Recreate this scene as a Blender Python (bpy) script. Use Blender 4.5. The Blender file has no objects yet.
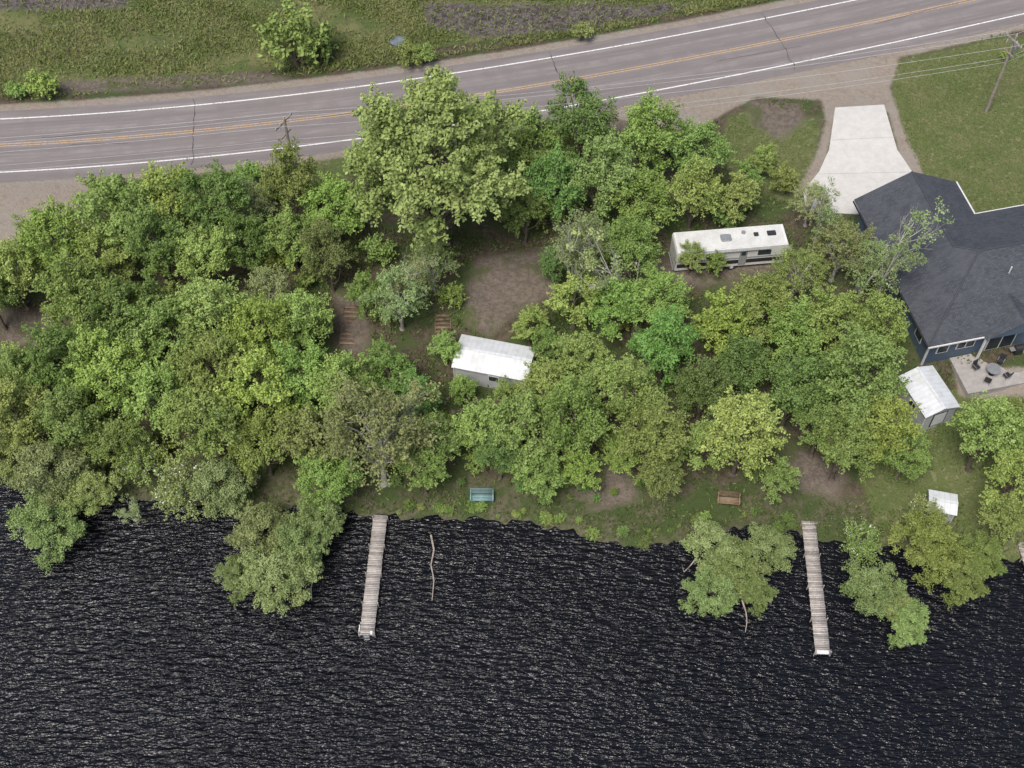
import bpy, bmesh, math
import numpy as np
from mathutils import Vector, Matrix
rng = np.random.default_rng(11)
scene = bpy.context.scene
# ------------------------------------------------------------------ camera (drone)
CH, T, F = 94.0, math.radians(34.7), 1310.0
ct, st = math.cos(T), math.sin(T)
cam_d = bpy.data.cameras.new("camera"); cam = bpy.data.objects.new("camera", cam_d)
scene.collection.objects.link(cam); scene.camera = cam
cam.location = (0, 0, CH); cam.rotation_euler = (T, 0, 0)
cam_d.sensor_width = 36; cam_d.lens = F/1024*36; cam_d.clip_end = 6000; cam_d.clip_start = .5
def UP(px, py, z=0.0):           # survey: photo measurement -> site coordinates (m) at level z
    u = (px-512)/F; v = (384-py)/F
    s = (CH-z)/(ct-v*st)
    return np.array([s*u, s*(st+v*ct)])
# ------------------------------------------------------------------ terrain
shore_px = [(-60,468),(0,474),(60,492),(110,497),(160,500),(230,512),(300,508),(345,512),(400,517),(450,518),(500,520),(540,524),(575,533),(615,545),(665,546),(700,530),(740,527),(790,532),(850,545),(900,548),(960,548),(1000,556),(1060,570)]
SP = np.array([UP(a,b,0) for a,b in shore_px])
def shoreY(x):
    x = np.asarray(x, float)
    return np.interp(x, SP[:,0], SP[:,1]) + .22*np.sin(x*1.7)+.15*np.sin(x*3.9+1)+.1*np.sin(x*7.3+2)
cl_px = [(0,145),(100,139),(200,131),(350,112.5),(525,87.5),(700,56),(800,36),(920,11)]
CP = np.array([UP(a,b,2.4) for a,b in cl_px])
cf = np.polyfit(CP[:,0], CP[:,1], 3); cfd = np.polyder(cf)
def yc(x):
    x = np.asarray(x, float); xc = np.clip(x, -58, 50)
    return np.polyval(cf, xc)+np.polyval(cfd, xc)*(x-xc)
def road_d(x, y):
    xc = np.clip(x, -58, 50); s = np.polyval(cfd, xc)
    return (y-yc(x))/np.sqrt(1+s*s)
def hgt(x, y):
    x = np.asarray(x, float); y = np.asarray(y, float)
    d = y-shoreY(x); rd = road_d(x, y)
    h = np.interp(d, [-60,-6,-1.2,0,.5,1.2,5,12,18,22], [-4,-1.6,-.45,-.03,.3,.48,.75,1.2,2.1,2.36])
    n = .09*(np.sin(x*.9+1.3*np.sin(y*.5))+np.sin(y*1.1+x*.4))
    w = np.clip((-rd-9)/4, 0, 1)*np.clip((d-1)/3, 0, 1)*(1-np.clip((x-20)/5,0,1)*np.clip((y-78)/4,0,1))
    far = np.interp(rd, [5.5, 9, 30], [0, -.8, -.8])
    return h + n*w + far + np.clip((rd-8)/3,0,1)*n
def G(px, py):
    z = 1.0
    for _ in range(12):
        p = UP(px, py, z); z = .5*z+.5*float(hgt(p[0], p[1]))
    p = UP(px, py, z)
    return float(p[0]), float(p[1]), float(hgt(p[0], p[1]))
# ------------------------------------------------------------------ material helpers
def newmat(name):
    m = bpy.data.materials.new(name); m.use_nodes = True
    nt = m.node_tree; b = nt.nodes["Principled BSDF"]
    return m, nt, b
def N(nt, t, **kw):
    n = nt.nodes.new(t)
    for k, v in kw.items():
        if k in n.inputs: n.inputs[k].default_value = v
        else: setattr(n, k, v)
    return n
def pos(nt, obj=False):
    if obj: return N(nt, "ShaderNodeTexCoord").outputs["Object"]
    return N(nt, "ShaderNodeNewGeometry").outputs["Position"]
def noise(nt, co, scale, detail=4, rough=.6, dist=0.0):
    n = N(nt, "ShaderNodeTexNoise"); n.inputs["Scale"].default_value = scale
    n.inputs["Detail"].default_value = detail; n.inputs["Roughness"].default_value = rough
    n.inputs["Distortion"].default_value = dist
    nt.links.new(co, n.inputs["Vector"]); return n.outputs["Fac"]
def rampf(nt, f, lo, hi):
    m = N(nt, "ShaderNodeMapRange"); m.interpolation_type = 'SMOOTHSTEP'
    m.inputs["From Min"].default_value = lo; m.inputs["From Max"].default_value = hi
    nt.links.new(f, m.inputs["Value"]); return m.outputs["Result"]
def mixc(nt, f, a, b, mode='MIX'):
    m = N(nt, "ShaderNodeMix"); m.data_type = 'RGBA'; m.blend_type = mode
    if isinstance(f, (int, float)): m.inputs[0].default_value = f
    else: nt.links.new(f, m.inputs[0])
    for v, i in ((a, 6), (b, 7)):
        if isinstance(v, tuple): m.inputs[i].default_value = (*v[:3], 1)
        else: nt.links.new(v, m.inputs[i])
    return m.outputs[2]
def mth(nt, op, a, b=None):
    m = N(nt, "ShaderNodeMath"); m.operation = op
    for v, i in ((a, 0), (b, 1)):
        if v is None: continue
        if isinstance(v, (int, float)): m.inputs[i].default_value = v
        else: nt.links.new(v, m.inputs[i])
    return m.outputs[0]
def bump(nt, b, f, strength=.3, dist=.05):
    n = N(nt, "ShaderNodeBump"); n.inputs["Strength"].default_value = strength; n.inputs["Distance"].default_value = dist
    nt.links.new(f, n.inputs["Height"]); nt.links.new(n.outputs[0], b.inputs["Normal"])
def simple(name, c1, c2=None, scale=4, rough=.7, bmp=.2, metal=0, obj=True, tint=False):
    m, nt, b = newmat(name); co = pos(nt, obj)
    if c2 is None: c2 = tuple(c*.75 for c in c1)
    f1 = noise(nt, co, scale, 5); f2 = noise(nt, co, scale*7, 3)
    f = rampf(nt, mth(nt, 'ADD', mth(nt, 'MULTIPLY', f1, .65), mth(nt, 'MULTIPLY', f2, .35)), .35, .65)
    c = mixc(nt, f, c1, c2)
    if tint:
        a = N(nt, "ShaderNodeAttribute"); a.attribute_name = "tint"
        g = N(nt, "ShaderNodeCombineColor")
        t = mth(nt, 'ADD', mth(nt, 'MULTIPLY', a.outputs["Fac"], .6), .65)
        for i in range(3): nt.links.new(t, g.inputs[i])
        c = mixc(nt, 1.0, c, g.outputs[0], 'MULTIPLY')
    nt.links.new(c, b.inputs["Base Color"]); b.inputs["Roughness"].default_value = rough
    b.inputs["Metallic"].default_value = metal
    if bmp: bump(nt, b, f2, bmp, .02)
    return m
# ------------------------------------------------------------------ mesh helpers
class MB:
    def __init__(s): s.v=[]; s.f=[]; s.m=[]; s.t=[]; s.n=0
    def add(s, v, q, mat=0, tint=.5):
        v = np.asarray(v, float); q = np.asarray(q, int)
        s.v.append(v); s.f.append(q+s.n); s.n += len(v)
        s.m.append(np.full(len(q), mat) if np.isscalar(mat) else mat)
        s.t.append(np.full(len(q), tint) if np.isscalar(tint) else tint)
    def tube(s, pts, rad, sides=5, mat=0, tint=.5):
        pts = np.asarray(pts, float); k = len(pts); rad = np.asarray(rad, float)
        d = np.gradient(pts, axis=0); d /= np.linalg.norm(d, axis=1)[:,None]+1e-9
        ref = np.array([0,0,1.]) if abs(d[0][2])<.8 else np.array([1.,0,0])
        a = np.cross(d, ref); a /= np.linalg.norm(a, axis=1)[:,None]+1e-9; b = np.cross(d, a)
        th = np.arange(sides)*2*np.pi/sides
        v = pts[:,None,:]+rad[:,None,None]*(np.cos(th)[None,:,None]*a[:,None,:]+np.sin(th)[None,:,None]*b[:,None,:])
        i, j = np.meshgrid(np.arange(k-1), np.arange(sides), indexing='ij'); j2 = (j+1)%sides
        q = np.stack([i*sides+j, i*sides+j2, (i+1)*sides+j2, (i+1)*sides+j], -1).reshape(-1,4)
        s.add(v.reshape(-1,3), q, mat, tint)
    def box(s, c, d, M=None, mat=0, tint=.5):
        x, y, z = np.array(d)/2
        v = np.array([(-x,-y,-z),(x,-y,-z),(x,y,-z),(-x,y,-z),(-x,-y,z),(x,-y,z),(x,y,z),(-x,y,z)])
        if M is not None: v = v@np.array(M).T
        s.add(v+np.array(c), [(0,3,2,1),(4,5,6,7),(0,1,5,4),(1,2,6,5),(2,3,7,6),(3,0,4,7)], mat, tint)
    def mesh(s, name, mats):
        v = np.concatenate(s.v); f = np.concatenate(s.f); m = np.concatenate(s.m); t = np.concatenate(s.t)
        me = bpy.data.meshes.new(name); me.vertices.add(len(v)); me.vertices.foreach_set("co", v.ravel())
        me.loops.add(len(f)*4); me.loops.foreach_set("vertex_index", f.ravel().astype(np.int32))
        me.polygons.add(len(f)); me.polygons.foreach_set("loop_start", np.arange(0, len(f)*4, 4, dtype=np.int32))
        me.polygons.foreach_set("loop_total", np.full(len(f), 4, dtype=np.int32))
        me.polygons.foreach_set("material_index", m.astype(np.int32))
        a = me.attributes.new("tint", 'FLOAT', 'FACE'); a.data.foreach_set("value", t.astype(np.float32))
        for mm in mats: me.materials.append(mm)
        me.update(calc_edges=True); return me
def link(name, data, parent=None, loc=(0,0,0), rz=0):
    o = bpy.data.objects.new(name, data); scene.collection.objects.link(o)
    if parent: o.parent = parent
    o.location = loc; o.rotation_euler = (0,0,rz); return o
def pmesh(name, v, f, mat, parent=None, loc=(0,0,0), rz=0):
    me = bpy.data.meshes.new(name); me.from_pydata([tuple(map(float,a)) for a in v], [], f)
    bm = bmesh.new(); bm.from_mesh(me); bmesh.ops.recalc_face_normals(bm, faces=bm.faces); bm.to_mesh(me); bm.free()
    me.materials.append(mat); me.update(); return link(name, me, parent, loc, rz)
def prism(name, pts, z0, z1, mat, parent=None, loc=(0,0,0), rz=0):
    n = len(pts); v = [(p[0],p[1],z0) for p in pts]+[(p[0],p[1],z1) for p in pts]
    f = [tuple(range(n))[::-1], tuple(range(n,2*n))]+[(i,(i+1)%n,(i+1)%n+n,i+n) for i in range(n)]
    return pmesh(name, v, f, mat, parent, loc, rz)
def box(name, parent, c, d, mat, bev=.0, rot=(0,0,0)):
    bm = bmesh.new(); bmesh.ops.create_cube(bm, size=1)
    for v in bm.verts: v.co = Vector((v.co.x*d[0], v.co.y*d[1], v.co.z*d[2]))
    if bev: bmesh.ops.bevel(bm, geom=list(bm.edges), offset=bev, segments=2, affect='EDGES')
    me = bpy.data.meshes.new(name); bm.to_mesh(me); bm.free(); me.materials.append(mat)
    o = link(name, me, parent, c); o.rotation_euler = rot; return o
def cyl(name, parent, c, r, h, mat, rot=(0,0,0), seg=20, r2=None):
    bm = bmesh.new(); bmesh.ops.create_cone(bm, cap_ends=True, segments=seg, radius1=r, radius2=r if r2 is None else r2, depth=h)
    me = bpy.data.meshes.new(name); bm.to_mesh(me); bm.free(); me.materials.append(mat)
    o = link(name, me, parent, c); o.rotation_euler = rot; return o
def empty(name, loc, rz=0):
    o = link(name, None, None, loc, rz); o.empty_display_size = .3; return o
def sdpoly(x, y, poly):            # signed distance, negative inside
    p = np.asarray(poly); n = len(p); d = np.full(x.shape, 1e9); ins = np.zeros(x.shape, bool)
    for i in range(n):
        a = p[i]; b = p[(i+1)%n]; e = b-a; wx = x-a[0]; wy = y-a[1]
        t = np.clip((wx*e[0]+wy*e[1])/(e@e+1e-9), 0, 1)
        d = np.minimum(d, (wx-t*e[0])**2+(wy-t*e[1])**2)
        c = ((a[1]>y)!=(b[1]>y))
        with np.errstate(divide='ignore', invalid='ignore'):
            xi = (b[0]-a[0])*(y-a[1])/(b[1]-a[1]+1e-12)+a[0]
        ins ^= c & (x<xi)
    d = np.sqrt(d); return np.where(ins, -d, d)
def PX(l, z=2.36): return np.array([UP(a,b,z) for a,b in l])
# zones
Z_lawn = [PX([(893,60),(1100,20),(1100,214),(975,214),(950,182),(922,176),(905,150),(892,105)]),
          PX([(728,114),(770,108),(790,116),(822,118),(816,150),(812,180),(790,200),(745,190),(720,150)]),
          PX([(900,400),(1100,370),(1100,570),(1000,552),(930,545),(880,540),(860,480)],1.0),
          PX([(120,175),(350,150),(350,185),(120,205)])]
Z_dirt = [PX([(478,258),(552,252),(558,296),(520,312),(490,335),(468,325),(465,295)],2.1),
          PX([(335,290),(372,285),(368,350),(342,355)],1.8),
          PX([(575,465),(625,460),(640,500),(590,510)],.8),
          PX([(540,110),(620,112),(640,135),(560,128)]),
          PX([(0,310),(50,312),(55,345),(0,350)],1.8), PX([(780,440),(850,470),(840,500),(780,480)],.9),
          PX([(640,262),(800,262),(820,285),(640,290)],2.2),
          PX([(60,80),(255,72),(300,86),(60,97)],1.6), PX([(748,100),(800,104),(806,122),(780,140),(752,124)])]
Z_gravel = [PX([(-60,178),(60,174),(130,168),(96,182),(85,205),(20,246),(-60,262)]),
            PX([(535,112),(700,80),(880,42),(900,60),(884,104),(834,108),(822,100),(755,97),(700,128),(655,132),(610,116)]),
            PX([(818,92),(890,88),(898,112),(910,145),(925,176),(905,178),(888,112),(836,112),(826,160),(812,195),(796,192),(818,150),(826,120)]),
            PX([(955,372),(1060,368),(1060,396),(960,394)],1.9)]
Z_wet = [PX([(420,4),(700,4),(640,22),(560,34),(470,36),(430,24)],1.6), PX([(-60,-20),(140,-20),(130,8),(-60,12)],1.6)]
def zmask(x, y, zs, w=1.6):
    m = np.zeros(x.shape)
    for z in zs: m = np.maximum(m, np.clip(.5-sdpoly(x,y,z)/(2*w), 0, 1))
    return m
# ------------------------------------------------------------------ ground sheet
def axis(lo, hi, step, far, k=14):
    mid = np.arange(lo, hi+step/2, step); g = np.geomspace(step*2, far, k)
    return np.concatenate([(lo-g)[::-1], mid, hi+g])
xs = axis(-66, 66, .5, 2500); ys = axis(42, 122, .5, 2500)
X, Y = np.meshgrid(xs, ys, indexing='ij'); Zg = hgt(X, Y)
nx, ny = X.shape
i, j = np.meshgrid(np.arange(nx-1), np.arange(ny-1), indexing='ij')
q = np.stack([i*ny+j, (i+1)*ny+j, (i+1)*ny+j+1, i*ny+j+1], -1).reshape(-1,4)
rd = road_d(X, Y); dsh = Y-shoreY(X)
lawn = zmask(X,Y,Z_lawn); dirt = zmask(X,Y,Z_dirt); grav = zmask(X,Y,Z_gravel,.9)
grav = np.maximum(grav, np.clip(.5-(np.abs(rd)-5.9)/1.8, 0, 1))
marsh = np.clip((rd-7.5)/2, 0, 1); wet = zmask(X,Y,Z_wet,2)
strip = np.clip(1-np.abs(rd-9.5)/3.0, 0, 1)*np.clip((X+5)/10,0,1)
lawn = np.maximum(lawn, strip); marsh = marsh*(1-strip)
shore = np.clip(.5-(dsh-4)/5, 0, 1)
mg, nt, b = newmat("ground_mat"); co = pos(nt)
A1 = N(nt, "ShaderNodeAttribute"); A1.attribute_name = "mask1"; A2 = N(nt, "ShaderNodeAttribute"); A2.attribute_name = "mask2"
S1 = N(nt, "ShaderNodeSeparateColor"); S2 = N(nt, "ShaderNodeSeparateColor")
nt.links.new(A1.outputs["Color"], S1.inputs[0]); nt.links.new(A2.outputs["Color"], S2.inputs[0])
n1 = noise(nt, co, .35, 6, .65); n2 = noise(nt, co, 2.2, 5, .7); n3 = noise(nt, co, 9, 4, .7)
def zone(s, amp=1.1, w=.14):
    f = mth(nt, 'ADD', s, mth(nt, 'MULTIPLY', mth(nt, 'SUBTRACT', mth(nt,'ADD',mth(nt,'ADD',mth(nt,'MULTIPLY',n2,.4),mth(nt,'MULTIPLY',n3,.25)),mth(nt,'MULTIPLY',n1,.35)), .5), amp))
    return rampf(nt, f, .5-w, .5+w)
litter = mixc(nt, rampf(nt, n2, .35, .65), (.12,.095,.068), (.06,.05,.033))
litter = mixc(nt, rampf(nt, n1, .42, .58), litter, (.06,.085,.028))
litter = mixc(nt, rampf(nt, n3, .58, .72), litter, (.17,.145,.115))
grass = mixc(nt, rampf(nt, n1, .35, .65), (.10,.135,.042), (.155,.162,.07))
grass = mixc(nt, rampf(nt, n3, .4, .7), grass, (.075,.10,.032))
grass = mixc(nt, rampf(nt, n2, .52, .68), grass, (.21,.195,.115))
marc = mixc(nt, rampf(nt, n1, .38, .6), (.085,.115,.035), (.15,.15,.065))
marc = mixc(nt, rampf(nt, n2, .52, .68), marc, (.085,.07,.05))
marc = mixc(nt, rampf(nt, n3, .6, .75), marc, (.19,.19,.11))
wetc = mixc(nt, rampf(nt, n2, .4, .6), (.06,.05,.05), (.14,.12,.115))
dirc = mixc(nt, rampf(nt, n2, .35, .65), (.18,.148,.12), (.11,.09,.074))
dirc = mixc(nt, rampf(nt, n3, .55, .75), dirc, (.25,.215,.18)); dirc = mixc(nt, rampf(nt, n1, .5, .62), dirc, (.09,.1,.045))
grac = mixc(nt, rampf(nt, n2, .3, .7), (.30,.25,.20), (.22,.185,.155))
grac = mixc(nt, rampf(nt, n1, .4, .65), grac, (.27,.24,.205))
grac = mixc(nt, rampf(nt, n3, .6, .75), grac, (.38,.34,.3))
shc = mixc(nt, rampf(nt, n2, .4, .6), (.06,.075,.028), (.12,.105,.072))
shc = mixc(nt, rampf(nt, n1, .45, .6), shc, (.055,.08,.026))
c = mixc(nt, zone(S2.outputs[2], .9, .2), litter, shc)
c = mixc(nt, zone(S1.outputs[0]), c, grass); c = mixc(nt, zone(S2.outputs[0], .7), c, marc)
c = mixc(nt, zone(S2.outputs[1], 1.6), c, wetc); c = mixc(nt, zone(S1.outputs[1], 1.7), c, dirc); c = mixc(nt, zone(S1.outputs[2]), c, grac)
nt.links.new(c, b.inputs["Base Color"]); b.inputs["Roughness"].default_value = .95; b.inputs["Specular IOR Level"].default_value = .2
bump(nt, b, mth(nt,'ADD',n2,mth(nt,'MULTIPLY',n3,.5)), .7, .25)
gm = MB(); gm.add(np.stack([X,Y,Zg],-1).reshape(-1,3), q)
me = gm.mesh("ground", [mg])
for nm, ch in (("mask1",(lawn,dirt,grav)),("mask2",(marsh,wet,shore))):
    a = me.attributes.new(nm, 'FLOAT_COLOR', 'POINT')
    a.data.foreach_set("color", np.stack([k.ravel() for k in ch]+[np.ones(nx*ny)], -1).astype(np.float32).ravel())
me.polygons.foreach_set("use_smooth", np.ones(len(me.polygons), bool))
link("ground", me)
# ------------------------------------------------------------------ water
mw, nt, b = newmat("water_mat")
co = pos(nt)
def mapd(co, rot, sc):
    m = N(nt, "ShaderNodeMapping"); m.inputs["Rotation"].default_value = (0,0,rot); m.inputs["Scale"].default_value = sc
    nt.links.new(co, m.inputs["Vector"]); return m.outputs[0]
w1 = noise(nt, mapd(co, .3, (.5,1.6,1)), 1.6, 2, .5, .5)
w2 = noise(nt, mapd(co, -.35, (.5,1.6,1)), 2.7, 2, .5, .5)
w3 = noise(nt, mapd(co, .1, (.6,1.3,1)), 6.5, 2, .5)
wp = noise(nt, mapd(co, .2, (.7,1.3,1)), .07, 3)
hsum = mth(nt,'ADD', mth(nt,'ADD', w1, mth(nt,'MULTIPLY', w2,.55)), mth(nt,'MULTIPLY', w3,.12))
hsum = mth(nt,'MULTIPLY', hsum, mth(nt,'ADD', .6, mth(nt,'MULTIPLY',rampf(nt,wp,.3,.7),.4)))
b.inputs["Base Color"].default_value = (.0055,.006,.0085,1); b.inputs["Roughness"].default_value = .1; b.inputs["IOR"].default_value = 1.333
bump(nt, b, hsum, 1.0, .48)
pmesh("water", [(-3000,-3000,0),(3000,-3000,0),(3000,75,0),(-3000,75,0)], [(0,1,2,3)], mw)
# ------------------------------------------------------------------ road
mr, nt, b = newmat("asphalt_mat"); co = pos(nt)
uv = N(nt, "ShaderNodeUVMap"); sx = N(nt, "ShaderNodeSeparateXYZ"); nt.links.new(uv.outputs[0], sx.inputs[0])
mp = N(nt, "ShaderNodeMapping"); mp.inputs["Scale"].default_value = (2.2,.08,1); nt.links.new(uv.outputs[0], mp.inputs["Vector"])
st1 = noise(nt, mp.outputs[0], 1.2, 4, .6); a2 = noise(nt, co, 14, 3, .7); a1 = noise(nt, co, .5, 5)
c = mixc(nt, rampf(nt, st1, .35, .65), (.165,.143,.14), (.225,.2,.194))
c = mixc(nt, rampf(nt, a1, .4, .65), c, (.18,.157,.153)); c = mixc(nt, rampf(nt, a2, .55, .8), c, (.28,.255,.245))
wv = mth(nt, 'ABSOLUTE', mth(nt, 'SINE', mth(nt, 'MULTIPLY', sx.outputs[0], 1.745)))
c = mixc(nt, mth(nt,'MULTIPLY', rampf(nt, wv, .55, 1.0), .3), c, (.12,.105,.105))
nt.links.new(c, b.inputs["Base Color"]); b.inputs["Roughness"].default_value = .85; bump(nt, b, a2, .2, .01)
lx = np.concatenate([np.arange(-400,-60,10), np.arange(-60,60,1.0), np.arange(60,260,10)])
def roadpt(x, off):
    xc = np.clip(x, -58, 50); s = np.polyval(cfd, xc); n = np.sqrt(1+s*s)
    return np.stack([x-off*s/n, yc(x)+off/n], -1)
arc = np.cumsum(np.r_[0, np.linalg.norm(np.diff(roadpt(lx,0), axis=0), axis=1)])
def rstrip(name, offs, z, mat, parent):
    xx = lx; rows = []
    for o in offs:
        p = roadpt(xx, o); rows.append(np.column_stack([p, np.full(len(p), z)]))
    v = np.concatenate(rows); n = len(xx); f = []
    for r in range(len(offs)-1):
        f += [(r*n+k, r*n+k+1, (r+1)*n+k+1, (r+1)*n+k) for k in range(n-1)]
    o = pmesh(name, v, f, mat, parent); m = o.data; u = m.uv_layers.new(name="UVMap")
    for l in m.loops:
        k = l.vertex_index; u.data[l.index].uv = (offs[k//n], arc[k%n])
    return o
road = empty("road", (0,0,0))
zr = 2.385
rstrip("asphalt_surface", [-5.0,-4.9,0,4.7,4.8], zr, mr, road)
def paint(name, col, wear):
    m, nt, b = newmat(name); co = pos(nt); f = rampf(nt, noise(nt, co, 5, 5, .8), wear, wear+.2)
    c = mixc(nt, f, (.19,.17,.165), col); nt.links.new(c, b.inputs["Base Color"]); b.inputs["Roughness"].default_value = .7; return m
mwhite = paint("white_paint", (.72,.72,.70), .32); myel = paint("yellow_paint", (.5,.33,.15), .36)
rstrip("edge_line", [3.58,3.72], zr+.005, mwhite, road); rstrip("edge_line_b", [-3.72,-3.58], zr+.005, mwhite, road)
rstrip("centre_line", [-.2,-.09], zr+.005, myel, road); rstrip("centre_line_b", [.09,.2], zr+.005, myel, road)
mtar = simple("tar_mat", (.07,.062,.06), rough=.6)
for cx in (-31.5,5.0,27.5,-58):
    offs = np.linspace(-4.6, 4.6, 22); w = .045
    wob = np.cumsum(rng.normal(0,.1,22)); vv = []
    for k, o in enumerate(offs):
        p = roadpt(np.array([cx+wob[k]]), o)[0]; ww_ = w*rng.uniform(.4,1.5); vv += [(p[0]-ww_,p[1],zr+.009),(p[0]+ww_,p[1],zr+.009)]
    pmesh("crack_seal", vv, [(2*k,2*k+1,2*k+3,2*k+2) for k in range(21)], mtar, road)
for k in range(5):
    x0 = rng.uniform(-55,45); o = rng.uniform(-3,3); xx = np.arange(x0, x0+rng.uniform(4,12), .5); oo = o+np.cumsum(rng.normal(0,.05,len(xx)))
    vv = []
    for a_, b_ in zip(xx, oo):
        p = roadpt(np.array([a_]), b_)[0]; vv += [(p[0],p[1]-.025,zr+.013),(p[0],p[1]+.025,zr+.013)]
    pmesh("crack_seal", vv, [(2*k_,2*k_+1,2*k_+3,2*k_+2) for k_ in range(len(xx)-1)], mtar, road)
# concrete driveway
mconc = simple("concrete_mat", (.53,.515,.48), (.46,.445,.415), 1.5, .85, .1, obj=False)
dw = empty("driveway", (0,0,0))
pl = PX([(835,108),(884,105),(897,150),(916,178),(920,200),(868,215),(806,212),(803,192),(819,172),(829,150)])
prism("slab", pl, 2.2, 2.43, mconc, dw)
mj = simple("joint_mat", (.3,.29,.28))
for a_, b_ in (((832,140),(894,137)),((818,174),(912,172))):
    p, q_ = UP(*a_,2.43), UP(*b_,2.43); d = (q_-p)/np.linalg.norm(q_-p); n = np.array([-d[1],d[0]])*.02
    pmesh("joint", [(*(p+n),2.434),(*(q_+n),2.434),(*(q_-n),2.434),(*(p-n),2.434)], [(0,1,2,3)], mj, dw)
# ------------------------------------------------------------------ vegetation
def leafmat(name, c1, c2, trans=.28, usecol=True):
    m, nt, b = newmat(name); nt.nodes.remove(b)
    a = N(nt, "ShaderNodeAttribute"); a.attribute_name = "tint"
    c = mixc(nt, a.outputs["Fac"], c1, c2)
    if usecol:
        oi = N(nt, "ShaderNodeObjectInfo"); c = mixc(nt, 1.0, c, oi.outputs["Color"], 'MULTIPLY')
    b = N(nt, "ShaderNodeBsdfDiffuse"); nt.links.new(c, b.inputs["Color"])
    t = N(nt, "ShaderNodeBsdfTranslucent"); nt.links.new(c, t.inputs[0])
    mx = N(nt, "ShaderNodeMixShader"); mx.inputs[0].default_value = trans
    out = nt.nodes["Material Output"]; nt.links.new(b.outputs[0], mx.inputs[1]); nt.links.new(t.outputs[0], mx.inputs[2]); nt.links.new(mx.outputs[0], out.inputs[0])
    return m
mleaf = leafmat("leaf_mat", (.155,.215,.062), (.40,.48,.185), .2)
mflow = simple("blossom_mat", (.7,.7,.62))
mbark = simple("bark_mat", (.16,.13,.1), (.09,.07,.055), 3, .9, .5)
mbirch = simple("birch_bark_mat", (.48,.46,.42), (.28,.26,.23), 5, .8, .3)
def unit(a): return a/(np.linalg.norm(a, axis=-1, keepdims=True)+1e-9)
def leaves(mb, cen, rad, per, L, W, r, squash=.7, tint=None, up=.6, mat=1, flower=0, axis_=None, elong=0.0):
    K = len(cen); n = K*per; c = np.repeat(cen, per, 0); rr = np.repeat(rad, per)
    d = unit(r.normal(size=(n,3))); p = d*(rr*np.cbrt(r.random(n)))[:,None]; p[:,2] *= squash
    tt = r.uniform(-1,1,n)
    if axis_ is not None:
        taper = (1-.45*np.maximum(tt,0))[:,None]; p = p*taper+np.repeat(axis_,per,0)*(tt*rr*elong)[:,None]; p[:,2] -= .12*rr*elong*np.maximum(tt,0)**2
    p += c
    nrm = unit(d*.65+np.array([0,0,up])+r.normal(size=(n,3))*.5)
    t = unit(np.cross(nrm, r.normal(size=(n,3)))); bb = np.cross(nrm, t)
    s = r.uniform(.65,1.35,n)[:,None]
    v = np.stack([p-t*L/2*s, p+bb*W/2*s, p+t*L/2*s, p-bb*W/2*s], 1).reshape(-1,3)
    ti = (r.random(K) if tint is None else tint); ti = np.clip(np.repeat(ti, per)*.55+r.random(n)*.35+.14*tt, 0, 1)
    mm = np.full(n, mat)
    if flower: mm = np.where(r.random(n)<flower, 2, mat)
    mb.add(v, np.arange(4*n).reshape(-1,4), mm, ti)
def curve(p0, p1, r, k=5, wob=.08, sag=0.0):
    t = np.linspace(0,1,k)[:,None]; L = np.linalg.norm(p1-p0); pts = p0+(p1-p0)*t
    off = r.normal(size=3)*wob*L; pts = pts+np.sin(t*np.pi)*off; pts[:,2] += (np.sin(t*np.pi)*sag*L)[:,0]; return pts
def tree_mesh(name, seed, H, R, base, nl, sub, per, L, W, lean=(0,0), bark=None, lr=(.3,.44), cr=(.13,.19), stems=1, flower=0, zpow=-.45, shape=.62, elong=1.9):
    r = np.random.default_rng(seed); mb = MB()
    C = np.array([lean[0], lean[1], (base+H)/2]); rz = (H-base)/2
    k = np.arange(nl); ph = k*2.39996+r.uniform(0,6); z = 1-(k+.5)/nl*(1-zpow)
    z = np.clip(z+r.normal(0,.12,nl), -1, 1); s = np.sqrt(np.maximum(0, 1-z*z))
    dirs = np.stack([np.cos(ph)*s, np.sin(ph)*s, z], -1)
    g = r.uniform(.6,1.28,nl)[:,None]
    lob = C+dirs*np.array([R*shape,R*shape,rz*.78])*g
    lrad = r.uniform(*lr, nl)*R
    tr = .022*H+.05; top = C+np.array([0,0,rz*.35])
    tp = curve(np.array([0,0,-.6]), top, r, 8, .03)
    mb.tube(tp, np.linspace(tr, tr*.3, 8), 7, 0)
    mb.tube([[0,0,-.6],[0,0,.1],[0,0,.5]], [tr*1.9,tr*1.5,tr], 7, 0)
    for e in range(stems-1):
        an = r.uniform(0,6.28); q0 = np.array([.25*math.cos(an),.25*math.sin(an),-.3]); l = lob[r.integers(nl)]
        mb.tube(curve(q0, l, r, 6, .08), np.linspace(tr*.7, tr*.2, 6), 6, 0)
    cc = []; cr_ = []; ct_ = []; ax = []
    lt = r.random(nl)
    for a in range(nl):
        f = np.clip((lob[a][2]-base*.5)/H*.8, .25, .8); p0 = tp[int(f*7)]
        mb.tube(curve(p0, lob[a], r, 5, .1, .06), np.linspace(tr*.38, tr*.12, 5), 5, 0)
        for _ in range(sub):
            d = unit(r.normal(size=3)+dirs[a]*.8+np.array([0,0,.4])); c_ = lob[a]+d*lrad[a]*r.uniform(.35,1.15)*np.array([1,1,.85])
            if r.random()<.6: mb.tube(curve(lob[a], c_, r, 3, .1), [tr*.12,tr*.08,tr*.03], 3, 0)
            cc.append(c_); cr_.append(r.uniform(*cr)*R); ct_.append(np.clip(lt[a]*.5+r.random()*.55,0,1))
            ax.append(unit(d+r.normal(size=3)*.35))
    leaves(mb, np.array(cc), np.array(cr_), per, L, W, r, tint=np.array(ct_), flower=flower, axis_=np.array(ax), elong=elong)
    return mb.mesh(name, [bark or mbark, mleaf, mflow])
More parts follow.
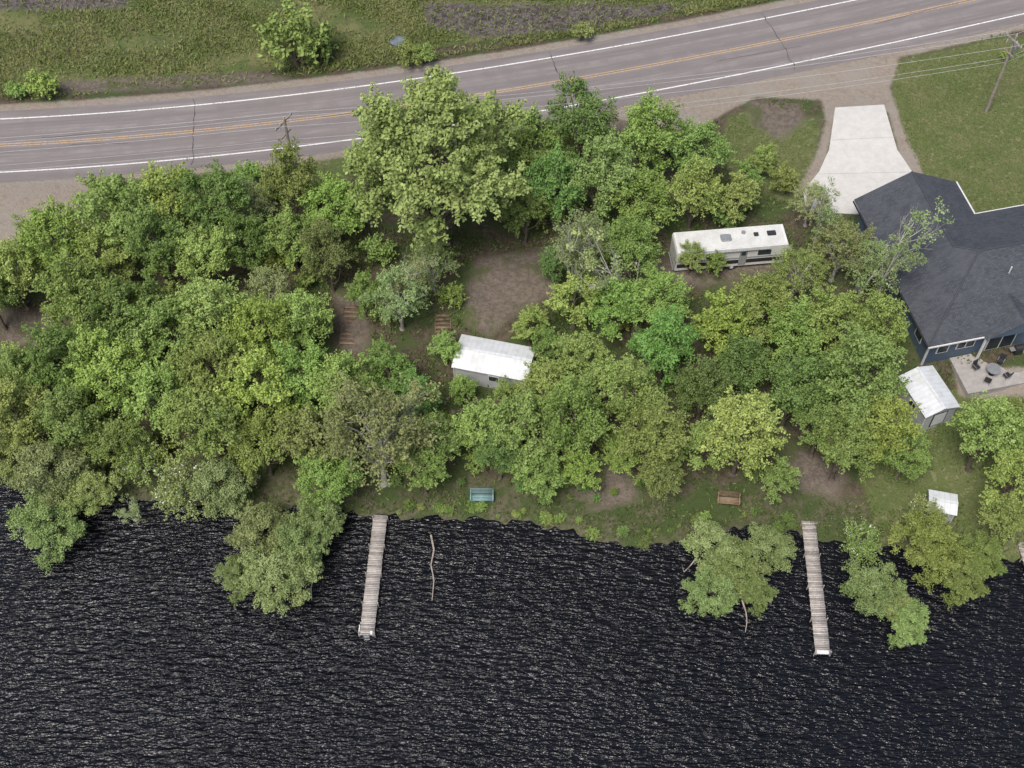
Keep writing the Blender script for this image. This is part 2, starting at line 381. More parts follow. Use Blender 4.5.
def bare_mesh(name, seed, H, spread, leafy, lean=0.0):
    r = np.random.default_rng(seed); mb = MB(); tips = []
    def br(p, d, L, rad, lv):
        k = 5; pts = [p]; dd = d
        for _ in range(k):
            dd = unit(dd+r.normal(size=3)*.10+np.array([0,0,.08])); pts.append(pts[-1]+dd*L/k)
        mb.tube(pts, np.linspace(rad, rad*.35, k+1), 5 if lv<2 else 3, 0, .5)
        if lv >= 3: tips.append(pts[-1]); tips.append(pts[2]); return
        for _ in range([12,4,3][lv]):
            f = r.uniform(.35,1); q0 = pts[int(f*k)]
            br(q0, unit(dd*.9+r.normal(size=3)*spread+np.array([0,0,.1])), L*r.uniform(.2,.36) if lv==0 else L*r.uniform(.4,.6), max(rad*.36,.014), lv+1)
    br(np.array([0,0,-.3]), unit(np.array([lean,0,1.])), H*.85, .0075*H+.02, 0)
    tips = np.array(tips)
    sel = tips[r.random(len(tips))<leafy]; leaves(mb, sel, np.full(len(sel), .5), 26, .2, .13, r)
    return mb.mesh(name, [mbirch, mleaf, mflow])
V = {}
V['M'] = [(tree_mesh("maple_%d"%k, 20+k, 11.5+.5*(k%4), 4.5, 2.4, 15+k%4, 12, 60, .28, .17, cr=(.1,.15), lr=(.24,.42), zpow=-.4, shape=.56+.05*(k%3)), 4.9, 7.0) for k in range(7)]
V['B'] = [(tree_mesh("big_maple", 77, 16.5, 7.2, 3.5, 36, 15, 70, .32, .2, lr=(.18,.29), cr=(.06,.095), shape=.72), 7.6, 11.0)]
V['S'] = [(tree_mesh("ash_%d"%k, 50+k, 12, 4.4, 3.5, 20, 11, 46, .23, .14, bark=mbirch, lr=(.28,.42), cr=(.08,.12), zpow=-.5, shape=.72, elong=2.3), 5.0, 8.0) for k in range(3)]
V['Y'] = [(tree_mesh("young_%d"%k, 90+k, 7.5, 2.6, 1.2, 12, 10, 60, .24, .15, zpow=-.6, cr=(.13,.19)), 2.9, 4.4) for k in range(3)]
V['W'] = [(tree_mesh("willow_%d"%k, 60+k, 5.4, 3.2, .9, 16, 14, 80, .18, .09, lean=(0,-2.6), lr=(.27,.4), cr=(.12,.17), stems=4, zpow=-.35, shape=.64, elong=1.0), 3.5, 3.1) for k in range(4)]
V['F'] = [(tree_mesh("blossom_0", 66, 5.5, 3.0, 1.2, 14, 9, 42, .2, .13, lean=(0,-1.5), stems=3, flower=.06, cr=(.11,.17)), 3.3, 3.3)]
V['H'] = [(tree_mesh("shrub_%d"%k, 40+k, 2.3, 1.5, .2, 8, 7, 32, .22, .13, stems=3, cr=(.17,.25), zpow=-.1), 1.6, 1.2) for k in range(4)]
V['D'] = [(bare_mesh("bare_%d"%k, 5+k, 13, .42, .28, .06), 4, 8) for k in range(3)]
COL = {'mid':(.95,1,.85),'yel':(1.13,1.12,.85),'dark':(.66,.77,.68),'sage':(1.04,1.02,1.25),'wil':(.98,.97,1.08),'oak':(1.02,1.08,.9)}
NAMES = {'M':'maple_tree','B':'oak_tree','S':'ash_tree','Y':'young_maple_tree','W':'willow_tree','F':'flowering_tree','H':'shrub','D':'birch_tree'}
def place(kind, x, y, scale, col, rot=None, zb=None):
    vs = V[kind]; me, _, _ = vs[int(rng.integers(len(vs)))]
    o = bpy.data.objects.new(NAMES[kind], me); scene.collection.objects.link(o)
    z = float(hgt(x, y)) if zb is None else zb
    o.location = (x, y, max(z, -.6)); o.rotation_euler = (0,0, rng.uniform(0,6.28) if rot is None else rot)
    sz = rng.uniform(.88,1.2) if kind=='M' else rng.uniform(.94,1.08); o.scale = (scale*rng.uniform(.88,1.03), scale*rng.uniform(.88,1.03), scale*sz)
    c = np.array(COL[col])*rng.uniform(.8,1.14)*(1+rng.normal(0,.05,3)); o.color = (*c, 1); return o
def crown(px, py, r, kind, col):
    me, Rc, Zc = V[kind][0]; s = 1.0
    for _ in range(6):
        gx, gy = UP(px, py, 2+Zc*s); zb = float(hgt(gx, gy)) if kind not in 'WF' else .3
        zz = zb+Zc*s; gx, gy = UP(px, py, zz); u = (384-py)/F; Zd = (CH-zz)/(ct-u*st); s = r*Zd/F/Rc
    if kind in 'WF':
        rot = rng.uniform(-.5,.5); l = (2.6 if kind=='W' else 1.5)*s
        place(kind, gx-math.sin(rot)*l, gy+math.cos(rot)*l, s, col, rot)
    else: place(kind, gx, gy, s, col)
trees = """120 215 48 M mid;165 203 44 M yel;215 208 40 M dark;250 200 28 S sage;290 194 36 M mid;335 205 40 M mid;55 245 42 M yel;12 275 38 M mid;100 262 38 M mid
160 252 40 M dark;205 255 40 M mid;247 248 34 M dark;292 238 36 M mid;268 288 28 S sage;328 262 32 M dark;82 305 45 M mid;127 322 44 M dark;22 378 36 M mid
167 338 44 M mid;215 320 42 M mid;262 338 40 M yel;304 325 34 M mid;398 292 38 S sage;432 262 28 S sage;62 370 42 M dark;110 382 42 M yel;158 397 46 M mid
212 378 48 M mid;256 400 44 M yel;298 378 42 M mid;20 415 44 M mid;68 428 40 M dark;388 375 34 M dark;345 395 38 M mid;118 445 34 M mid;205 436 42 M mid
262 445 40 M mid;312 440 44 M mid;375 428 68 S sage;434 440 36 M mid;330 482 38 M mid;15 460 34 W wil;440 158 92 B oak;528 138 42 M mid;578 134 38 M dark
600 186 42 M mid;556 192 38 M dark;645 148 38 M mid;642 196 42 M mid;697 150 38 M mid;694 196 34 M mid;525 214 30 M dark;378 165 38 M mid;736 200 24 Y mid
588 243 36 S sage;628 256 38 M mid;662 300 36 M mid;575 300 30 Y yel;615 306 36 M mid;720 327 34 Y yel;760 305 42 M mid;664 350 42 M dark;792 335 42 M mid
835 325 42 M mid;742 372 38 M dark;842 245 34 S sage;872 345 36 M mid;582 372 36 M mid;527 432 46 M mid;574 432 44 M mid;605 392 34 M mid;482 430 38 M mid
634 400 40 M mid;650 442 44 M mid;702 392 36 M dark;742 438 48 M yel;708 445 32 M mid;792 395 42 M dark;850 398 50 M mid;878 432 42 M yel;842 452 38 M mid
985 440 42 M mid;1012 482 40 M mid;1018 425 30 M yel;905 458 26 M mid;364 300 22 M dark;800 268 32 S mid;778 480 22 Y mid;412 395 34 S mid;-10 300 34 M dark
1000 520 30 M mid;500 190 32 M dark;765 160 16 Y mid;748 182 20 Y mid;786 178 16 Y yel;690 258 16 Y mid;812 200 24 S sage;530 326 20 Y mid;548 345 20 Y dark;550 392 34 M mid;820 430 34 M dark;508 396 18 Y mid;462 390 16 Y yel;446 350 16 Y mid;716 264 13 Y mid
424 474 28 M mid;500 458 28 M dark;538 470 32 M mid;578 472 24 Y yel;660 480 28 M mid;622 455 26 M mid;866 262 28 S sage;555 265 18 Y dark
55 475 42 W wil;48 520 40 W wil;90 492 30 W wil;180 492 36 F wil;140 462 28 F mid;225 490 36 W wil;265 530 40 W wil;275 578 42 W wil;300 545 38 W wil;320 515 30 W wil;238 575 26 W wil
712 545 34 W wil;738 568 32 W wil;712 590 30 W wil;770 545 30 W wil;755 585 24 W wil;872 585 32 W wil;912 620 26 W wil;930 550 40 W mid;965 575 32 W mid;895 600 24 W wil;862 540 24 F mid;985 555 26 W mid;922 522 24 F mid"""
for ln in trees.replace("\n", ";").split(";"):
    a = ln.split(); crown(float(a[0]), float(a[1]), float(a[2]), a[3], a[4])
for px, py, s, k in ((572,312,1.0,'D'),(640,338,1.05,'D'),(386,314,.8,'D'),(848,308,1.0,'D'),(872,318,.85,'D'),(812,255,.7,'D'),(372,478,.8,'D'),(140,530,.4,'D')):
    x, y, z = G(px, py); place(k, x, y, s, 'sage')
# trees beyond the edges of the view
for _ in range(18):
    sd = -1 if rng.random()<.65 else 1; x = sd*rng.uniform(59,95); lo = float(shoreY(x))+3; hi = float(yc(x))-9
    if sd>0: hi = lo+12
    place('M', x, rng.uniform(lo,hi), rng.uniform(.8,1.15), ['mid','dark','yel'][int(rng.integers(3))])
# shrubs in the understorey
AV = Z_dirt+Z_gravel+[Z_lawn[0],Z_lawn[1],pl]+[PX([(448,325),(545,330),(540,400),(440,395)],1.5), PX([(655,235),(800,232),(800,290),(655,290)]), PX([(840,190),(1100,160),(1100,400),(890,430),(830,300)]), PX([(375,490),(750,490),(750,560),(375,560)],.5),PX([(920,480),(975,480),(975,540),(920,540)],.7)]
cnt = 0
while cnt < 90:
    x = rng.uniform(-56,52); lo = float(shoreY(x))+1; y = rng.uniform(lo, float(yc(x))-7.5)
    xa, ya = np.array([x]), np.array([y])
    if min(float(sdpoly(xa,ya,z)[0]) for z in AV) < 1.0: continue
    place('H', x, y, rng.uniform(.5,1.25), ['mid','dark','yel'][int(rng.integers(3))]); cnt += 1
for px, py, s, cc_ in ((297,66,2.3,'mid'),(318,62,1.5,'dark'),(48,98,1.15,'mid'),(20,98,.7,'mid'),(582,40,.8,'mid'),(410,66,1.0,'mid'),(425,64,.8,'mid'),(1003,60,.4,'mid')):
    x, y, z = G(px, py); place('H', x, y, s, cc_)
for k in range(44):       # low bank plants along the waterline
    px = rng.uniform(378,800); x, y = UP(px, 500, .3); y = float(shoreY(x))+rng.uniform(.1,1.0); place('H', x, y, rng.uniform(.12,.38), ['mid','dark'][k%2])
for k in range(16):
    px, py = rng.uniform(390,690), rng.uniform(480,505)
    if 462<px<504: continue
    x, y, z = G(px, py); place('H', x, y, rng.uniform(.15,.45), 'dark')
# grasses
def blades(name, n, xr, yf, L, W, c1, c2, keep):
    x = rng.uniform(*xr, n); y0, y1 = yf(x); y = y0+(y1-y0)*rng.random(n); k = keep(x, y); x, y = x[k], y[k]; n = len(x)
    p = np.stack([x, y, hgt(x,y)+.1], -1); up = unit(rng.normal(size=(n,3))*.6+np.array([0,0,.7])); t = up; s = unit(np.cross(t, rng.normal(size=(n,3))))
    l = (L*rng.uniform(.5,1.4,n))[:,None]; w = (W*rng.uniform(.6,1.4,n))[:,None]
    v = np.stack([p-t*.05, p+t*l*.45+s*w, p+t*l, p+t*l*.45-s*w], 1).reshape(-1,3)
    mb = MB(); cl = .5+.5*np.sin(x*.7+2*np.sin(y*.45))*np.cos(y*.6+x*.13); mb.add(v, np.arange(4*n).reshape(-1,4), 0, np.clip(cl*.6+rng.random(n)*.5,0,1))
    link(name, mb.mesh(name, [leafmat(name+"_mat", c1, c2, .2, False)]))
def nsd(zs, x, y, m=0.3):
    k = np.ones(len(x), bool)
    for z in zs: k &= sdpoly(x, y, z) > m
    return k
blades("marsh_grass", 120000, (-62,62), lambda x:(yc(x)+6.6, yc(x)*0+124), .45, .06, (.14,.18,.05), (.26,.28,.12), lambda x,y: (nsd(Z_wet+[Z_dirt[7]],x,y)|(rng.random(len(x))<.25))&(np.sin(x*.35+np.sin(y*.5)*2)+np.sin(y*.7+x*.2)+rng.normal(0,.7,len(x))>-.8))
blades("undergrowth", 90000, (-60,56), lambda x:(shoreY(x)+.2, yc(x)-6.3), .35, .07, (.08,.12,.035), (.17,.21,.075), lambda x,y: nsd(Z_dirt[:7]+Z_gravel+[pl,Z_lawn[0],Z_lawn[1]],x,y)&(np.sin(x*.8+np.sin(y*.7)*2)+np.sin(y*.9)+rng.normal(0,.7,len(x))>-.3))
blades("lawn_grass", 50000, (16,62), lambda x:(x*0+74, yc(x)-6.0), .14, .035, (.12,.165,.045), (.23,.24,.1), lambda x,y: (~nsd([Z_lawn[0],Z_lawn[1]],x,y,-.3))&nsd([Z_dirt[8]],x,y))
# ------------------------------------------------------------------ timber
mwood = simple("weathered_wood", (.42,.385,.355), (.30,.27,.245), 3, .85, .4, tint=True)
mbrown = simple("brown_wood", (.26,.18,.115), (.17,.12,.08), 3, .85, .4, tint=True)
mwhitep = simple("white_painted", (.64,.64,.635), (.57,.57,.565), 1.5, .5, .05)
mdark = simple("dark_trim", (.03,.03,.035), rough=.5)
mglass, nt, b = newmat("glass_mat"); b.inputs["Base Color"].default_value = (.03,.04,.05,1); b.inputs["Roughness"].default_value = .08
mgalv = simple("galvanised", (.45,.46,.47), (.35,.36,.37), 4, .4, .05, metal=.6)
def dock(p0, p1, w, name="dock"):
    a, c_ = UP(*p0,.5), UP(*p1,.5); d = c_-a; L = np.linalg.norm(d); rz = math.atan2(d[1], d[0])
    e = empty(name, (a[0],a[1],.5), rz); mb = MB(); n = int(L/.152)
    for k in range(n):
        mb.box((k*.152+.07+rng.normal(0,.004), rng.normal(0,.012), rng.normal(0,.004)), (.138, w+rng.normal(0,.015), .04), mat=0, tint=rng.random())
    link("planks", mb.mesh("planks", [mwood]), e); mb = MB()
    for s in (-1,1): mb.box((L/2, s*(w/2-.06), -.1), (L-.06,.05,.15), tint=.3)
    for k in np.linspace(.3, L-.15, 5):
        for s in (-1,1): mb.tube([(k,s*(w/2+.05),-2.2),(k,s*(w/2+.05),.28)], [.045,.045], 8, 0, .4); mb.box((k,s*(w/2+.05),.285),(.085,.085,.012))
        mb.box((k,0,-.16),(.07,w+.1,.07), tint=.2)
    link("frame_and_posts", mb.mesh("frame", [mwood]), e)
    return e, L
e, L = dock((380.5,515),(366.5,636),1.12)
for s in (-.22,.22): cyl("ladder_rail", e, (L+.06, s, -.05), .022, 1.3, mgalv)
for k in range(4): cyl("ladder_rung", e, (L+.06, 0, -.5+k*.28), .018, .44, mgalv, (math.pi/2,0,0))
box("bumper", e, (L-.5, -.61, 0), (.8,.08,.14), mwhitep, .02); box("bumper_b", e, (L-.25,.35,.08),(.3,.2,.1), mwhitep, .02)
e, L = dock((808.5,521),(823,655),1.12)
box("bumper", e, (L-.2,.0,.06),(.3,.9,.09), mwhitep, .02); cyl("post_cap", e, (L-.1,.5,.25), .07, .5, mgalv)
dock((1024,542),(1042,600),1.1)
# driftwood
mlog = simple("log_mat", (.38,.33,.29), (.22,.18,.15), 3, .85, .4)
def log(name, pts, r0, r1, z=.12, branches=0):
    P = np.array([[*UP(a,b_,z0), z0] for a,b_,z0 in pts]); mb = MB(); mb.tube(P, np.linspace(r0,r1,len(P)), 7)
    for k in range(branches):
        i0 = rng.integers(1, len(P)); d = unit(rng.normal(size=3)*np.array([1,1,.5]))
        mb.tube([P[i0], P[i0]+d*.4, P[i0]+d*.7+[0,0,.1]], [r1, r1*.6, r1*.25], 5)
    link(name, mb.mesh(name, [mlog]))
log("fallen_log", [(431,535,.18),(434,550,.15),(431,565,.1),(434,580,.1),(432,601,.02)], .09, .035, branches=1)
log("fallen_branch", [(316,560,.9),(314,575,.5),(311,588,.15),(312,602,-.05)], .09, .03, branches=3)
log("fallen_branch", [(298,560,.9),(292,580,.5),(284,594,.2),(276,606,-.05)], .08, .03, branches=3)
log("fallen_branch", [(742,600,.9),(746,612,.4),(747,622,.1),(745,634,-.05)], .08, .03, branches=2)
log("fallen_branch", [(698,556,.6),(690,566,.3),(684,572,-.02)], .07, .03, branches=2)
log("fallen_branch", [(100,440,2.5),(102,465,1.5),(104,488,.4)], .09, .04, branches=2)
# ------------------------------------------------------------------ sheds
mmetal, nt, b = newmat("white_metal_roof"); co = pos(nt, True); sx = N(nt,"ShaderNodeSeparateXYZ"); nt.links.new(co, sx.inputs[0])
nn = noise(nt, co, 1.2, 5); c = mixc(nt, rampf(nt, nn, .4, .7), (.60,.625,.65), (.50,.51,.50))
rb = rampf(nt, mth(nt,'SINE',mth(nt,'MULTIPLY',sx.outputs[0],14)), .86, 1.0); c = mixc(nt, mth(nt,'MULTIPLY',rb,.4), c, (.38,.39,.4))
nt.links.new(c, b.inputs["Base Color"]); b.inputs["Roughness"].default_value = .5
bump(nt, b, mth(nt,'SINE',mth(nt,'MULTIPLY',sx.outputs[0],14)), .2, .015)
def shed(name, cpx, zr_, L, W, h, rise, rz, roofm, wallm, door_end=1):
    z = 1.2
    for _ in range(8): p = UP(*cpx, z+h+rise*.5); z = float(hgt(*p))
    e = empty(name, (p[0],p[1],z), rz); wl, ww = L/2-.18, W/2-.18
    prism("walls", [(-wl,-ww),(wl,-ww),(wl,ww),(-wl,ww)], -.6, h, wallm, e)
    for s in (-1,1):
        v = [(s*wl,-ww,h),(s*wl,ww,h),(s*wl,0,h+rise*(ww/(W/2))),(s*(wl-.06),-ww,h),(s*(wl-.06),ww,h),(s*(wl-.06),0,h+rise*(ww/(W/2)))]
        pmesh("gable", v, [(0,1,2),(3,5,4),(0,3,4,1),(1,4,5,2),(2,5,3,0)], wallm, e)
    for s in (-1,1):
        o = pmesh("roof_slope", [(-L/2,s*W/2,h-.02),(L/2,s*W/2,h-.02),(L/2,0,h+rise+.03),(-L/2,0,h+rise+.03),(-L/2,s*W/2,h+.04),(L/2,s*W/2,h+.04),(L/2,0,h+rise+.09),(-L/2,0,h+rise+.09)],
              [(0,1,2,3),(4,5,6,7),(0,1,5,4),(1,2,6,5),(2,3,7,6),(3,0,4,7)], roofm, e)
    box("ridge_cap", e, (0,0,h+rise+.1), (L+.02,.25,.03), roofm, .008)
    for s in (-1,1): box("corner_trim", e, (s*(wl+.012),-ww-.012,h/2-.3),(.09,.09,h+.55), mwhitep, .01)
    box("door", e, (door_end*(wl+.02),0,h*.46), (.05,W*.42,h*.86), mdark, .01)
    box("door_panel", e, (door_end*(wl+.045),0,h*.46), (.02,W*.36,h*.78), mwhitep, .01)
    box("window_frame", e, (L*.05,-ww-.02,h*.6), (.95,.05,.75), mwhitep, .01); box("window_glass", e, (L*.05,-ww-.04,h*.6), (.8,.03,.6), mglass)
    return e
msid = simple("shed_siding", (.45,.46,.47), (.36,.37,.38), 2, .6, .1)
shed("garden_shed", (494,356), 0, 6.6, 3.6, 1.9, .5, math.radians(-13), mmetal, msid)
shed("boat_shed", (930,390), 0, 4.5, 3.3, 2.1, .5, math.radians(-70), mmetal, msid)
shed("pump_house", (943,502), 0, 2.3, 2.0, 1.3, .2, math.radians(-12), mmetal, msid)
def stairs(name, p0, p1, w=1.3):
    a = G(*p0); c_ = G(*p1); d = np.array(c_)-np.array(a); L = np.hypot(d[0],d[1]); n = max(5,int(L/.42)); e = empty(name, (a[0],a[1],a[2]+.12), math.atan2(d[1],d[0])); mb = MB()
    for k in range(n): mb.box((L*k/n, rng.normal(0,.02), d[2]*k/n), (.3,w,.06), tint=rng.random())
    sl = math.atan2(d[2], L)
    for s in (-1,1):
        M = Matrix.Rotation(-sl,3,'Y'); mb.box((L/2,s*(w/2+.03),d[2]/2-.02),(L,.06,.2),M, tint=.4)
    link("treads", mb.mesh("treads",[mbrown]), e)
stairs("wooden_stairs", (443,316), (443,336)); stairs("wooden_stairs", (352,308), (347,348)); stairs("wooden_stairs", (897,380),(897,402),1.1)
def bench(name, px, mat, w, rz=0.0):
    x,y,z = G(*px); e = empty(name, (x,y,z), rz); mb = MB()
    for k in range(5): mb.box((0,-.3+k*.13,.46),(w,.11,.035), tint=rng.random())
    for k in range(5):
        M = Matrix.Rotation(math.radians(15),3,'X'); mb.box((0,.34+k*.035,.56+k*.12),(w,.035,.1), M, tint=rng.random())
    for s in (-1,1):
        mb.box((s*(w/2-.04),-.28,.3),(.08,.08,.7)); mb.box((s*(w/2-.04),.36,.5),(.08,.08,1.05)); mb.box((s*(w/2-.04),.03,.68),(.11,.75,.045)); mb.box((s*(w/2-.04),.03,.1),(.08,.75,.07))
    link("seat_and_back", mb.mesh(name,[mat]), e)
bench("park_bench", (482,500), simple("teal_slats",(.2,.32,.32),(.14,.24,.25),3,.5,.1,tint=True), 1.9); bench("park_bench", (728,503), mbrown, 1.8, -.1)
mstone = simple("paver_stone", (.26,.20,.18), (.2,.155,.14), 2, .9, .3, tint=True)
x,y,z = G(472,412); mb = MB()
for a_ in range(9):
    for b_ in range(6):
        if rng.random()<.4: continue
        cx_, cy_ = x-2.2+a_*.55+rng.normal(0,.12), y-1.7+b_*.6+rng.normal(0,.12); M = Matrix.Rotation(rng.normal(0,.6),3,'Z')
        mb.box((cx_,cy_,float(hgt(cx_,cy_))+.03),(rng.uniform(.2,.5),rng.uniform(.2,.45),.09),M,tint=rng.random())
link("stepping_stones", mb.mesh("pavers",[mstone]))
mpit = simple("pit_stone", (.10,.085,.075), (.07,.06,.052), 3, .9, .4, tint=True)
x,y,z = G(598,487); mb = MB()
for k in range(11):
    an = k*6.283/11; M = Matrix.Rotation(an+rng.normal(0,.4),3,'Z'); mb.box((x+.5*math.cos(an)+rng.normal(0,.04),y+.5*math.sin(an),z+.04),(.18,.2,.16),M,tint=rng.random())
for k in range(4): an = k*.8; mb.tube([(x-.35*math.cos(an),y-.35*math.sin(an),z+.06),(x+.35*math.cos(an),y+.35*math.sin(an),z+.14)],[.05,.05],6,0,.05)
link("fire_pit", mb.mesh("fire_pit",[mpit]))
x,y,z = G(400,43); bm = bmesh.new(); bmesh.ops.create_icosphere(bm, subdivisions=3, radius=.9)
for v in bm.verts: v.co = Vector((v.co.x*1.0, v.co.y*.75, v.co.z*.45))*(1+.16*math.sin(v.co.x*5+v.co.y*3)+.08*math.sin(v.co.z*9))
me = bpy.data.meshes.new("boulder"); bm.to_mesh(me); bm.free(); me.materials.append(simple("boulder_mat",(.14,.17,.21),(.09,.11,.14),3,.8,.5)); link("boulder", me, None, (x,y,z+.15))
# ------------------------------------------------------------------ house
mroof, nt, b = newmat("shingle_mat"); co = pos(nt, True); n_ = noise(nt, co, 7, 4, .8); n2_ = noise(nt, co, .6, 4)
br = N(nt,"ShaderNodeTexBrick"); br.inputs["Scale"].default_value = 1.0; br.inputs["Brick Width"].default_value = .35; br.inputs["Row Height"].default_value = .16; br.inputs["Mortar Size"].default_value = .01
br.inputs["Color1"].default_value = (.040,.046,.056,1); br.inputs["Color2"].default_value = (.078,.084,.097,1); br.inputs["Mortar"].default_value = (.022,.024,.03,1); nt.links.new(co, br.inputs["Vector"])
c = mixc(nt, rampf(nt, n_, .42, .66), br.outputs["Color"], (.036,.04,.05)); c = mixc(nt, mth(nt,'MULTIPLY',rampf(nt,n2_,.4,.7),.5), c, (.075,.08,.092))
nt.links.new(c, b.inputs["Base Color"]); b.inputs["Roughness"].default_value = .85; bump(nt, b, n_, .6, .03)
msid2, nt, b = newmat("lap_siding"); co = pos(nt, True); sx = N(nt,"ShaderNodeSeparateXYZ"); nt.links.new(co, sx.inputs[0])
fr = mth(nt,'FRACT',mth(nt,'MULTIPLY',sx.outputs[2],6.5)); c = mixc(nt, rampf(nt, fr, 0,.25), (.045,.065,.1), (.08,.12,.175)); nt.links.new(c, b.inputs["Base Color"]); b.inputs["Roughness"].default_value=.6; bump(nt,b,fr,.5,.02)
E1 = UP(855,202,5.3); house = empty("house", (E1[0],E1[1],2.2), math.radians(12.9))
def hp(a, b_, z): return (a, -b_, z)
ez = 3.1
Vv = [hp(0,-.3,ez),hp(5,-.3,ez+2.5),hp(10,-.3,ez),hp(10,3.8,ez),hp(5,8.8,ez+2.5),hp(6.5,10.3,ez+3.25),hp(17.5,10.3,ez+3.25),hp(0,16.8,ez),hp(24,16.8,ez),hp(24,3.8,ez)]
roof = pmesh("roof", Vv, [(0,7,5,4,1),(1,4,3,2),(3,4,5,6,9),(7,8,6,5),(8,9,6)], mroof, house)
m_ = roof.modifiers.new("s",'SOLIDIFY'); m_.thickness=.2; m_.offset=-1
pmesh("porch_roof", [hp(5,17.3,ez+.02),hp(8,17.3,ez+1.52),hp(11,17.3,ez+.02),hp(11,16.7,ez+.02),hp(8,13.8,ez+1.53),hp(5,16.7,ez+.02)], [(0,1,4,5),(1,2,3,4)], mroof, house)
pmesh("porch_gable", [hp(5.1,17.2,ez),hp(8,17.2,ez+1.45),hp(10.9,17.2,ez),hp(5.1,17.1,ez),hp(8,17.1,ez+1.45),hp(10.9,17.1,ez)], [(0,1,2),(3,4,5),(0,3,4,1),(1,4,5,2),(0,2,5,3)], msid2, house)
def capline(p, q_, w=.16):
    mb = MB(); p = np.array(p)+[0,0,.02]; q_ = np.array(q_)+[0,0,.02]; mb.tube([p,q_],[w*.5,w*.5],6); link("ridge_cap", mb.mesh("cap",[mcap]), house)
mcap = simple("ridge_cap_mat",(.055,.06,.072))
for a_, b_ in ((1,4),(4,5),(5,6),(5,7),(6,8),(6,9)): capline(Vv[a_],Vv[b_])
fp = [hp(.5,.5,0),hp(9.5,.5,0),hp(9.5,4.3,0),hp(23.5,4.3,0),hp(23.5,16.3,0),hp(.5,16.3,0)]
prism("walls", fp, -1.6, ez-.12, msid2, house)
pmesh("garage_gable", [hp(.5,.5,ez-.1),hp(9.5,.5,ez-.1),hp(5,.5,ez+2.2),hp(.5,.6,ez-.1),hp(9.5,.6,ez-.1),hp(5,.6,ez+2.2)], [(0,1,2),(3,5,4),(0,3,4,1),(1,4,5,2),(2,5,3,0)], msid2, house)
box("garage_door", house, (5,-.46,1.2),(5.2,.1,2.4), mwhitep, .02)
box("gutter_east", house, (10.06,-1.75,ez-.04),(.14,4.1,.13), mwhitep, .02)
box("fascia_south", house, (12,-16.87,ez-.1),(24.1,.1,.16), mwhitep, .01); box("fascia_west", house, (-.07,-8.3,ez-.1),(.1,17,.16), mdark, .01)
box("fascia_north", house, (17.1,-3.73,ez-.1),(13.8,.1,.16), mwhitep, .01)
def win(x, y, z, w, h, ax='s', bars=1):
    d = (w,.06,h) if ax=='s' else (.06,w,h); o = (0,-.03,0) if ax=='s' else (-.03,0,0)
    box("window_frame", house, (x+o[0],y+o[1],z), d, mwhitep, .01)
    k = max(1, bars)
    for i_ in range(k):
        ww = (w-.1*(k+1))/k; off = -w/2+.1+ww/2+i_*(ww+.1)
        if ax=='s': box("window_pane", house, (x+off,y-.055,z),(ww,.02,h-.2), mglass)
        else: box("window_pane", house, (x-.055,y+off,z),(.02,ww,h-.2), mglass)
win(1.9,-16.3,1.7,1.1,1.3); win(4.0,-16.3,1.75,1.7,1.2,bars=2); win(7.4,-16.3,1.15,2.6,2.2,bars=2); win(11.3,-16.3,1.6,2.0,1.4,bars=2); win(15,-16.3,1.15,2.6,2.2,bars=2)
for yy in (-3,-7,-11,-14.5): win(.5,yy,1.7,1.2,1.2,'w')
box("corner_board", house, (.5,-16.3,.8),(.16,.16,4.2), mwhitep,.01)
for xx in (5.2,10.8): box("porch_post", house, (xx,-17.0,1.4),(.18,.18,3.1), mwhitep,.01)
cyl("vent_pipe", house, (12,-8.0,ez+2.9), .06,.7,mwhitep); cyl("vent_pipe", house, (8.6,-12.4,ez+2.6), .06,.8,mwhitep); box("roof_vent", house, (14,-12.2,ez+2.5),(.4,.4,.25), mdark,.03)
mpat = simple("patio_concrete",(.36,.34,.32),(.28,.26,.25),2,.9,.1)
prism("patio_slab", [hp(3,16.35,0),hp(18,16.35,0),hp(18,20.2,0),hp(3,20.2,0)], -1.4, -.02, mpat, house)
def hw(l): return Matrix.Translation((E1[0],E1[1],2.2))@Matrix.Rotation(math.radians(12.9),4,'Z')@Vector(l)
def chair(loc, rz):
    e = empty("patio_chair", hw(loc), rz)
    box("seat", e, (0,0,.43),(.55,.5,.07), mdark,.02); box("backrest", e, (0,.26,.75),(.55,.06,.65), mdark,.02,(-.15,0,0))
    for a_ in (-.25,.25):
        box("arm", e, (a_,0,.64),(.05,.5,.04), mgalv,.01)
        for b_ in (-.22,.22): cyl("leg", e, (a_,b_,.2), .02,.42,mgalv,seg=8)
chair((4.6,-18.0,0),.5); chair((6.9,-17.9,0),-.6); chair((5.0,-19.5,0),2.6); chair((6.8,-19.4,0),3.6)
e = empty("patio_table", hw((5.8,-18.7,0)), .3); cyl("top", e, (0,0,.72), .6,.04,mgalv); cyl("stem", e, (0,0,.36), .04,.72,mdark); cyl("foot", e,(0,0,.03),.28,.05,mdark)
e = empty("barbecue_grill", hw((8.8,-17.2,0)), .2); box("cart", e, (0,0,.42),(.7,.5,.7), mdark,.03); cyl("lid", e, (0,0,.86), .27,.72,mdark,(0,math.pi/2,0)); box("side_shelf", e,(.6,0,.8),(.45,.45,.04),mgalv,.01); box("side_shelf_b", e,(-.6,0,.8),(.45,.45,.04),mgalv,.01)
